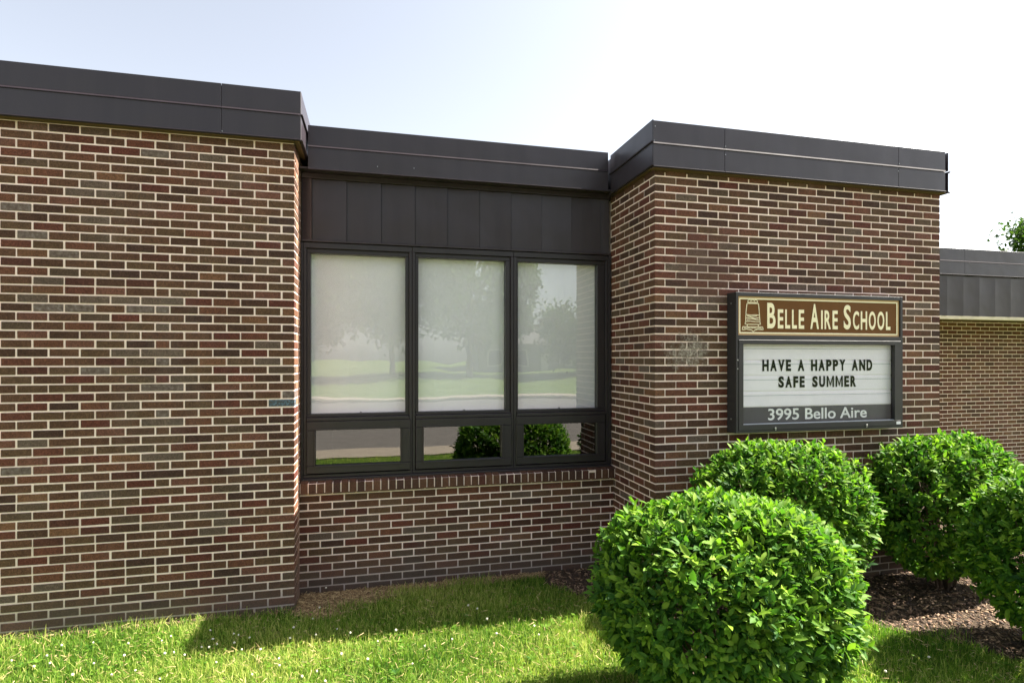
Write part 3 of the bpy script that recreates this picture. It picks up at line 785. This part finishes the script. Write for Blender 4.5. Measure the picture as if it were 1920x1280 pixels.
leaf_single = {}
def shrub(cx, cy, rx, ry, zb, zt, n, label, seed, lean=0.0, singles=300, nstem=9):
    r = np.random.default_rng(seed)
    root = empty("shrub", (cx,cy,0), label, "shrub", "clipped shrubs in front of the school")
    H = zt-zb; cz = zb+H*0.52
    def surf(u, depth):
        """superellipsoid hull with a clipped flattish crown and a narrower foot; u unit vectors"""
        p = 2.7
        k = (np.abs(u[:,0]/rx)**p+np.abs(u[:,1]/ry)**p+np.abs(u[:,2]/(H*0.5))**p)**(-1/p)
        P_ = u*k[:,None]
        low = np.clip((-P_[:,2])/(H*0.5), 0, 1)
        P_[:,0] *= 1-0.24*low**1.6; P_[:,1] *= 1-0.24*low**1.6
        lump = 1+0.030*np.sin(u[:,0]*17+seed)*np.sin(u[:,1]*15+seed*3)*np.sin(u[:,2]*19)+0.028*np.sin(u[:,0]*7+seed)*np.cos(u[:,1]*6)+0.02*np.sin(u[:,2]*9+u[:,0]*5+seed*2)
        return P_*lump[:,None]*depth[:,None]+np.array([cx,cy,cz])
    # shoots: each carries a whorl of leaves
    ns = n//6
    u = r.normal(size=(ns,3)); u[:,2] += 0.15; u /= np.linalg.norm(u,axis=1,keepdims=True)
    depth = 1-np.abs(r.normal(0,0.055,ns)); depth[r.random(ns) < 0.07] += 0.055
    depth = np.clip(depth, 0.62, 1.08)
    tip = surf(u, depth)
    nrm = u/np.array([rx,ry,H*0.5])**1.2; nrm /= np.linalg.norm(nrm,axis=1,keepdims=True)
    axis = nrm*0.75+np.array([0,0,0.55])+r.normal(0,0.25,(ns,3)); axis /= np.linalg.norm(axis,axis=1,keepdims=True)
    A = np.repeat(axis,6,0); T = np.repeat(tip,6,0); Nn = np.repeat(nrm,6,0)
    rank = np.tile(np.arange(6),ns)
    ref = np.cross(A, r.normal(size=A.shape)); ref /= np.linalg.norm(ref,axis=1,keepdims=True)
    spread = 0.45+0.28*(rank/5)+r.normal(0,0.12,len(A))
    side_sun = np.clip(Nn[:,2:3],0,1)
    d = A*(1.0-0.55*spread)[:,None]+ref*(0.8*spread+0.25)[:,None]
    # lower leaves hang and lie flat like shingles
    hang = np.clip(0.35-Nn[:,2],0,1)
    d[:,2] -= 0.75*hang*r.random(len(A))
    pos = T-A*(rank/5*0.055)[:,None]
    upv = Nn*0.7+np.array([0,0,0.8])+r.normal(0,0.35,A.shape)
    size = np.clip(r.normal(0.050,0.011,len(A)),0.024,0.080)
    tone = np.clip(0.45+0.22*r.normal(size=ns),0.05,0.95)
    tone = np.clip(np.repeat(tone,6)+0.10*r.normal(size=len(A))+0.22*(rank < 2),0,1)
    keep = pos[:,2] > 0.06
    keep &= ~((pos[:,1] > YP-0.03) & (pos[:,0] > XP0-0.05) & (pos[:,0] < XP1+0.03))
    pos, d, upv, size, tone = pos[keep], d[keep], upv[keep], size[keep], tone[keep]
    # the largest leaves facing the camera are objects of their own
    cp = np.array(cam.location); vec = pos-cp; dist = np.linalg.norm(vec,axis=1)
    outward = pos-np.array([cx,cy,cz]); facing = -np.sum(outward*vec,axis=1)/(np.linalg.norm(outward,axis=1)*dist)
    shell = np.linalg.norm(outward/np.array([rx,ry,H*0.5]),axis=1)
    Zc = vec[:,0]*math.sin(YAW)+vec[:,1]*math.cos(YAW); uu = 960+F_PX*(vec[:,0]*math.cos(YAW)-vec[:,1]*math.sin(YAW))/Zc; vv = 672.06-F_PX*vec[:,2]/Zc
    score = np.where((facing > 0.25) & (uu < 1900) & (vv < 1265), size/dist*(shell**2), 0)
    pick = np.argsort(-score)[:singles]; pick = pick[score[pick] > 0]
    mask = np.ones(len(pos),bool); mask[pick] = False
    V, Fc, tn = leaves_arrays(pos[mask], d[mask], upv[mask], size[mask], tone[mask])
    me = np_mesh("foliage", V-np.array([cx,cy,0]), Fc, 4, M_LEAF, True, tn)
    fo = bpy.data.objects.new("foliage", me); COL.objects.link(fo); fo.parent = root; tag(fo, kind='stuff')
    for i in pick:
        q = int(min(4, tone[i]*5))
        if q not in leaf_single:
            leaf_single[q] = np_mesh("leaf", LV, LF, 4, M_LEAF, True, np.full(len(LV), q/5+0.1))
        o = bpy.data.objects.new("leaf", leaf_single[q]); COL.objects.link(o)
        dd = d[i]/np.linalg.norm(d[i]); s_ = np.cross(upv[i],dd); s_ /= np.linalg.norm(s_); n_ = np.cross(dd,s_)
        Mx = Matrix(((dd[0],s_[0],n_[0]),(dd[1],s_[1],n_[1]),(dd[2],s_[2],n_[2])))
        o.rotation_euler = Mx.to_euler(); o.scale = (size[i],)*3; o.location = pos[i]-np.array([cx,cy,0]); o.parent = root
    # stems and twigs
    m = MB()
    for k in range(nstem):
        a = r.random()*6.28; b0 = Vector((cx+0.10*math.cos(a)*r.random(), cy+0.10*math.sin(a)*r.random(), -0.02))
        a2 = a+r.normal(0,.4); top = Vector((cx+rx*0.6*math.cos(a2), cy+ry*0.6*math.sin(a2), zb+H*(0.45+0.35*r.random())))
        mid = b0.lerp(top,0.45)+Vector((0,0,0.08))
        m.tube(b0, mid, 0.014, 0.010, 6); m.tube(mid, top, 0.010, 0.004, 6)
        for j in range(4):
            q = mid.lerp(top, r.random()); e = q+Vector((r.normal(0,.16),r.normal(0,.16),.12+.1*r.random())); m.tube(q, e, 0.005, 0.002, 5, cap=False)
    st = m.build("stems", M_STEM, None, recalc=False); st.data.transform(Matrix.Translation((-cx,-cy,0))); st.parent = root
    return root

shrub(2.565,-2.38,0.69,0.58,0.10,1.20,30000, "large clipped round shrub nearest the camera, on the lawn below the sign", 3)
shrub(3.84,-1.30,0.75,0.42,0.10,1.33,19000, "rounded shrub against the pillar directly under the sign, behind the largest shrub", 4)
shrub(5.58,-1.24,0.74,0.37,0.12,1.31,19000, "flat-topped shrub at the right end of the brick pillar", 5)
shrub(5.32,-2.32,0.66,0.44,0.12,1.23,19000, "shrub cut by the right edge of the picture, in front of the flat-topped shrub", 6)

# ------------------------------------------------------------------ grass, clover, mulch
def blades(name, x, y, h, w, seed, lean=0.45, tone_mu=0.5):
    r = np.random.default_rng(seed); N = len(x)
    ang = r.random(N)*2*np.pi; la = r.random(N)*2*np.pi; ln = np.abs(r.normal(0,lean,N))
    dx, dy = np.cos(la)*ln, np.sin(la)*ln; sx, sy = np.cos(ang), np.sin(ang)
    t = np.array([0,0.4,0.75,1.0]); wd = np.array([1.0,0.85,0.5,0.06])
    V = np.empty((N,8,3))
    for i,(tt,ww) in enumerate(zip(t,wd)):
        cxx = x+dx*h*tt**1.8; cyy = y+dy*h*tt**1.8; cz = -0.015+h*(tt-0.25*np.minimum(ln,1.2)*tt**2)
        for s,k in ((1,0),(-1,1)):
            V[:,2*i+k,0] = cxx+s*sx*w*ww/2; V[:,2*i+k,1] = cyy+s*sy*w*ww/2; V[:,2*i+k,2] = cz
    q = np.array([0,1,3,2, 2,3,5,4, 4,5,7,6])
    Fc = (np.arange(N)[:,None]*8+q[None,:]).ravel()
    patch = 0.5+0.5*np.sin(x*2.3+1.7*np.sin(y*1.9))*np.cos(y*2.9+np.sin(x*1.3))
    tone = np.clip(tone_mu+0.20*r.normal(size=N)+0.42*(patch-0.5),0,1)
    dry = r.random(N) < 0.06+0.14*patch; tone[dry] = r.uniform(0.8,1.0,dry.sum())
    tv = np.repeat(tone,8)+np.tile(np.repeat(t,2),N)*0.12-0.06
    me = np_mesh(name, V.reshape(-1,3), Fc, 4, M_GRASS, True, np.clip(tv,0,1))
    o = bpy.data.objects.new(name, me); COL.objects.link(o); tag(o, kind='stuff')
    return o
def lawn_ok(x, y, soft=0.0):
    bad = in_poly(x,y,BED)|in_poly(x,y,SOIL)
    bad |= ((x-RING_C[0])/RING_R)**2+((y-RING_C[1])/(0.8*RING_R))**2 < 0.9
    bad |= (x < 0.0) & (y > YL-0.035)
    bad |= (x >= 0.0) & (y > -0.02)
    return ~bad
N = 210000
x = rng.uniform(-2.9,5.6,N); y = rng.uniform(-3.3,-0.05,N)
ok = lawn_ok(x+rng.normal(0,.05,N), y+rng.normal(0,.04,N)) & lawn_ok(x, np.where(x < 0, y+0.0, y)) | (lawn_ok(x,y) & (rng.random(N) < 0.05))
ok &= lawn_ok(x, y) | ((x > 0) & (y < -0.1) & ~((x < 0.05) & (y > YL)))
low = -1.25-0.25*(x+1.6)                     # below this the lawn is out of the frame: thinner there
ok &= (y > low-0.25) | (rng.random(N) < 0.35)
x, y = x[ok], y[ok]
cl = 0.5+0.5*np.sin(x*5.1+2*np.sin(y*4.3))*np.sin(y*6.2+1.5*np.sin(x*3.7))
h = np.clip(rng.normal(0.045,0.015,len(x))+0.028*cl**2,0.02,0.13)
edge = np.exp(-((y-(YL-0.06))/0.06)**2)*(x < 0)
h *= 1+0.35*edge
blades("lawn_grass", x, y, h, rng.uniform(0.0024,0.0060,len(x)), 11, 0.62)
N = 45000
x = rng.uniform(-5,9,N); y = rng.uniform(-6.68,-3.0,N)
blades("lawn_grass", x, y, np.clip(rng.normal(.055,.014,N),.03,.1), rng.uniform(.003,.007,N), 12)
# a few weeds and grass tufts growing into the bed edge and soil
N = 2600
c = [(4.2,-1.6),(4.0,-1.5),(4.6,-1.95),(0.45,-0.42),(0.9,-0.2),(0.2,-0.62),(1.5,-0.12)]
ii = rng.integers(len(c),size=N); x = np.array([c[i][0] for i in ii])+rng.normal(0,.12,N); y = np.array([c[i][1] for i in ii])+rng.normal(0,.05,N)
k = y < -0.03; x, y = x[k], y[k]
blades("grass_tufts", x, y, np.clip(rng.normal(.06,.02,len(x)),.03,.12), rng.uniform(.002,.005,len(x)), 13)
# clover leaves low in the lawn: small round leaf triplets, one mass
N = 9000
x = rng.uniform(-2.7,5.0,N); y = rng.uniform(-3.0,-0.4,N)
dens = 0.5+0.5*np.sin(x*3.1+y*2.2)*np.sin(x*1.1-y*3.3); k = lawn_ok(x,y) & (rng.random(N) < dens**2)
x, y = x[k], y[k]; n3 = len(x)
ang = rng.random(n3)*6.28; pos = np.stack([x,y,rng.uniform(.022,.045,n3)],1)
P3 = np.repeat(pos,3,0); a3 = np.repeat(ang,3)+np.tile([0,2.09,4.19],n3)
V, Fc, tn = leaves_arrays(P3, np.stack([np.cos(a3),np.sin(a3),rng.normal(.1,.2,3*n3)],1), np.tile([0,0,1.0],(3*n3,1))+rng.normal(0,.2,(3*n3,3)), rng.uniform(.010,.018,3*n3), np.clip(rng.normal(.35,.12,3*n3),0,1), LV*np.array([1,1.7,1]), LF)
me = np_mesh("clover_leaves", V, Fc, 4, M_GRASS, True, tn); o = bpy.data.objects.new("clover_leaves", me); COL.objects.link(o); tag(o, kind='stuff')

N = 60
wx = rng.uniform(-2.5,5.0,N); wy = rng.uniform(-2.9,-0.45,N); k = lawn_ok(wx,wy); wx, wy = wx[k], wy[k]
cnt = 7; P7 = np.repeat(np.stack([wx,wy,np.full(len(wx),.020)],1),cnt,0); a7 = rng.random(len(P7))*6.28
V, Fc, tn = leaves_arrays(P7, np.stack([np.cos(a7),np.sin(a7),rng.uniform(.25,.8,len(P7))],1), np.tile([0,0,1.0],(len(P7),1)), rng.uniform(.025,.06,len(P7)), np.clip(rng.normal(.30,.10,len(P7)),0,1))
me = np_mesh("weed_leaves", V, Fc, 4, M_GRASS, True, tn); o = bpy.data.objects.new("weed_leaves", me); COL.objects.link(o); tag(o, kind='stuff')
# white clover heads, one object each
m = MB()
for i in range(5):
    for j in range(8):
        def sp(i,j):
            th = math.pi*i/5; ph = 2*math.pi*j/8; rr = 0.0085*(1+0.18*((i+j)%2)); return (rr*math.sin(th)*math.cos(ph), rr*math.sin(th)*math.sin(ph), 0.052+0.0075*math.cos(th))
        m.face([sp(i,j),sp(i+1,j),sp(i+1,j+1),sp(i,j+1)],0)
m.tube((0,0,-0.015),(0,0,0.046),0.0008,0.0008,4,1,False)
fl_me = m.mesh("clover_flower", [M_FLOWER, M_GRASS])
flower_px = [(435,1186),(392,1178),(585,1158),(597,1140),(550,1172),(445,1190),(443,1202),(405,1208),(375,1212),(388,1214),(398,1196),(470,1192),(545,1195),(595,1192),(25,1236),(83,1228),(92,1242),(170,1243),(228,1232),(235,1205),(320,1190),(302,1198),(310,1225),(330,1222),(345,1228),(455,1216),(175,1203),(140,1262),(255,1255),(527,1243),(492,1212),(520,1236),(880,1135),(893,1140),(915,1160),(612,1100),(630,1178),(655,1190),(705,1200),(742,1182),(800,1210),(850,1196),(690,1232),(770,1240),(590,1262),(610,1270),(565,1268),(470,1262),(410,1240),(120,1208),(60,1248),(205,1262),(640,1225),(930,1184),(1000,1172),(1010,1190),(1600,1240),(1660,1262),(1745,1230),(300,1268)]
def ground_pt(u,v,z=0.05):
    a = (u-960)/F_PX; b = -(v-672.06)/F_PX; t = (z-cam.location.z)/b
    cs, sn = math.cos(YAW), math.sin(YAW)
    return cam.location.x+t*(a*cs+sn), cam.location.y+t*(-a*sn+cs)
for (u,v) in flower_px:
    gx, gy = ground_pt(u,v)
    o = bpy.data.objects.new("clover_flower", fl_me); COL.objects.link(o)
    o.location = (gx,gy,0); s_ = random.uniform(.6,1.05); o.scale = (s_,s_,random.uniform(.8,1.2)); o.rotation_euler = (random.uniform(-.3,.3),random.uniform(-.3,.3),random.uniform(0,6))
    tag(o, "tiny white clover flower head in the lawn grass", "flower", "white clover flowers dotted over the lawn")

def chips(name, x, y, z, lmin, lmax, wmin, wmax, mats, seed, flat=0.3):
    r = np.random.default_rng(seed); N = len(x)
    a = r.random(N)*6.28; ln = r.uniform(lmin,lmax,N); w = r.uniform(wmin,wmax,N); t = w*0.35
    d = np.stack([np.cos(a),np.sin(a),r.normal(0,flat,N)],1); d /= np.linalg.norm(d,axis=1,keepdims=True)
    up = np.stack([r.normal(0,.3,N),r.normal(0,.3,N),np.ones(N)],1)
    s = np.cross(up,d); s /= np.linalg.norm(s,axis=1,keepdims=True); n = np.cross(d,s)
    c = np.stack([x,y,z+r.random(N)*0.012],1)
    V = np.empty((N,8,3)); k = 0
    for sz in (-1,1):
        for sx,sy in ((-1,-1),(1,-1),(1,1),(-1,1)):
            V[:,k] = c+d*(sx*ln/2)[:,None]+s*(sy*w/2)[:,None]*(0.7 if sz>0 else 1)+n*(sz*t/2)[:,None]; k += 1
    q = np.array([4,5,6,7, 0,1,5,4, 1,2,6,5, 2,3,7,6, 3,0,4,7])
    Fc = (np.arange(N)[:,None]*8+q[None,:]).ravel()
    me = np_mesh(name, V.reshape(-1,3), Fc, 4, mats)
    me.polygons.foreach_set('material_index', np.repeat(r.integers(len(mats),size=N),5).astype(np.int32))
    o = bpy.data.objects.new(name, me); COL.objects.link(o); return tag(o, kind='stuff')
N = 26000
x = rng.uniform(2.1,7.5,N); y = rng.uniform(-3.2,-0.05,N); k = in_poly(x,y,BED) & ~((x > XP0-.02) & (x < XP1+.02) & (y > YP-.01)); x, y = x[k], y[k]
chips("mulch_chips", x, y, np.full(len(x),-.002), .008,.045,.004,.014, M_CHIP, 21)
N = 2500
a = rng.random(N)*6.28; rr = np.sqrt(rng.random(N))*RING_R
chips("mulch_chips", RING_C[0]+rr*np.cos(a), RING_C[1]+.8*rr*np.sin(a), np.full(N,-.003), .008,.04,.004,.012, M_CHIP, 22)
N = 9000
x = rng.uniform(0.01,2.3,N); y = rng.uniform(-.62,-.02,N); k = in_poly(x+rng.normal(0,.03,N),y+rng.normal(0,.03,N),SOIL) & (x > 0.012) & (y < -.015); x, y = x[k], y[k]
chips("straw_litter", x, y, np.full(len(x),-.004), .010,.05,.002,.005, M_STRAW, 23)
N = 5200
x = rng.uniform(-2.7,5.2,N); y = rng.uniform(-3.0,-0.36,N); k = lawn_ok(x,y); x, y = x[k], y[k]
chips("dry_clippings", x, y, rng.uniform(.005,.040,len(x)), .015,.06,.0015,.0035, M_STRAW[:2], 25, 0.5)
N = 420
x = rng.uniform(2.4,7,N); y = rng.uniform(-3.0,-0.9,N); k = in_poly(x,y,BED); x, y = x[k], y[k]
chips("wood_chips", x, y, np.full(len(x),.004), .03,.07,.010,.022, M_CHIP[:3], 26)
# crumbs of soil and dead grass along the foot of the left wall
N = 3000
x = rng.uniform(-2.9,0.05,N); y = YL-np.abs(rng.normal(0.01,.025,N))
chips("soil_crumbs", x, y, np.full(N,-.008), .005,.025,.003,.008, [M_STRAW[2],M_CHIP[1],M_CHIP[3]], 24)

# ------------------------------------------------------------------ trees
TV = np.array([(0,0,0),(0.5,0.28,0.05),(1,0,-0.08),(0.5,-0.28,0.05)]); TF = np.array([0,1,2,3])
def tree(x0, y0, h, rx, zc, rz, nclump, nleaf, lsize, label, seed, group=None, trunk_r=0.16):
    r = np.random.default_rng(seed)
    root = empty("tree", (x0,y0,0), label, "tree", group)
    u = r.normal(size=(nclump,3)); u /= np.linalg.norm(u,axis=1,keepdims=True)
    rad = r.uniform(0.35,1.0,nclump)**0.6
    cc = u*rad[:,None]*np.array([rx,rx,rz])+np.array([0,0,zc])
    cs_ = r.uniform(0.12,0.24,nclump)*rx
    ci = r.integers(nclump,size=nleaf)
    pos = cc[ci]+r.normal(0,1,(nleaf,3))*cs_[ci][:,None]*np.array([1,1,.7])
    d = r.normal(size=(nleaf,3)); d[:,2] -= 0.3; up = np.array([0,0,1.0])+r.normal(0,.5,(nleaf,3))
    V, Fc, tn = leaves_arrays(pos, d, up, r.uniform(.7,1.3,nleaf)*lsize, np.clip(r.normal(.5,.2,nleaf),0,1), TV, TF)
    me = np_mesh("crown", V, Fc, 4, M_TREE, False, tn); o = bpy.data.objects.new("crown", me); COL.objects.link(o); o.parent = root
    m = MB(); m.tube((0,0,-.1),(0,0,zc*0.6),trunk_r,trunk_r*.7,10); m.tube((0,0,zc*.6),(0.1,0,zc+rz*.5),trunk_r*.7,trunk_r*.15,8)
    for k in range(0, nclump, max(1, nclump//22)):
        b = Vector((0,0,zc*(0.55+0.4*r.random()))); m.tube(b, Vector(cc[k]), trunk_r*.28, trunk_r*.05, 6, cap=False)
    o = m.build("trunk", M_BARK, None, recalc=False); o.parent = root
    return root
tree(26.0,9.3,9,2.5,5.75,2.15,80,48000,0.17, "leafy tree behind the right wing, its branch tips over the roof", 31, trunk_r=0.2)
# across the street: seen in the window glass
G = "trees across the street mirrored in the window glass"
tree(-5.5,-45,14,5.6,8.4,5.6,70,11000,0.55, "broad tree across the street, mirrored at the left of the first large pane", 41, G, .3)
tree(2.2,-47,14,5.0,8.8,5.6,70,11000,0.55, "tall tree across the street, mirrored at the right of the first large pane", 42, G, .3)
tree(8.6,-43,14,4.2,8.2,5.4,46,6500,0.5, "open-crowned tree across the street, mirrored in the middle large pane", 43, G, .28)
tree(13.2,-46,12,2.6,7.6,4.8,40,6000,0.45, "narrow tall tree across the street, mirrored at the left of the last large pane", 44, G, .22)
tree(19.5,-45,9,3.6,5.0,3.0,44,6500,0.45, "low bushy tree across the street, mirrored beside the brick pillar in the last pane", 45, G, .22)
# grey house opposite
HX, HY, HZ = 17.0, -56.0, 1.0
house = empty("house", (HX,HY,0), "low grey house across the street, mirrored in the right large pane", "house")
M_SIDING = simple_mat("grey_siding", lin(128,130,130), 0.8, var=0.05)
M_SHINGLE = simple_mat("roof_shingle", lin(92,88,86), 0.9, var=0.15, scale=20)
M_TRIMW = simple_mat("white_trim", lin(214,212,206), 0.6)
m = MB(); m.box(HX-6,HX+6,HY-4,HY+4,-0.5,3.6); m.build("wall", M_SIDING, house)
m = MB()
a,b,cx_,d_ = (HX-6.6,HY+4.6,3.55),(HX+6.6,HY+4.6,3.55),(HX+6.6,HY-4.6,3.55),(HX-6.6,HY-4.6,3.55); e_,f_ = (HX-6.6,HY,5.9),(HX+6.6,HY,5.9)
m.face([a,b,f_,e_]); m.face([cx_,d_,e_,f_]); m.face([a,e_,d_]); m.face([b,cx_,f_]); m.face([a,d_,cx_,b]); rf = m.build("roof", M_SHINGLE, house)
m = MB(); m.box(HX+2,HX+3,HY-.5,HY+.5,4.8,6.8); m.build("chimney", simple_mat("chimney_brick", lin(120,84,70), .9), rf)
for wx in (-4.2,-1.6,3.6):
    m = MB(); ring(m, HX+wx-.75,HX+wx+.75,1.3,2.9, HX+wx-.62,HX+wx+.62,1.42,2.78, HY+4.0,HY+4.08,.01); w = m.build("window", M_TRIMW, house)
    m = MB(); m.box(HX+wx-.63,HX+wx+.63,HY+4.005,HY+4.03,1.41,2.79); m.build("pane", M_FRAME, w)
m = MB(); m.cbox(HX+.6,HX+1.6,HY+4.002,HY+4.06,0.3,2.6,.01); dr = m.build("door", M_TRIMW, house)
m = MB(); m.tube((HX+.72,HY+4.06,1.4),(HX+.72,HY+4.12,1.4),.04,.04,8); m.build("handle", M_SCREW, dr)
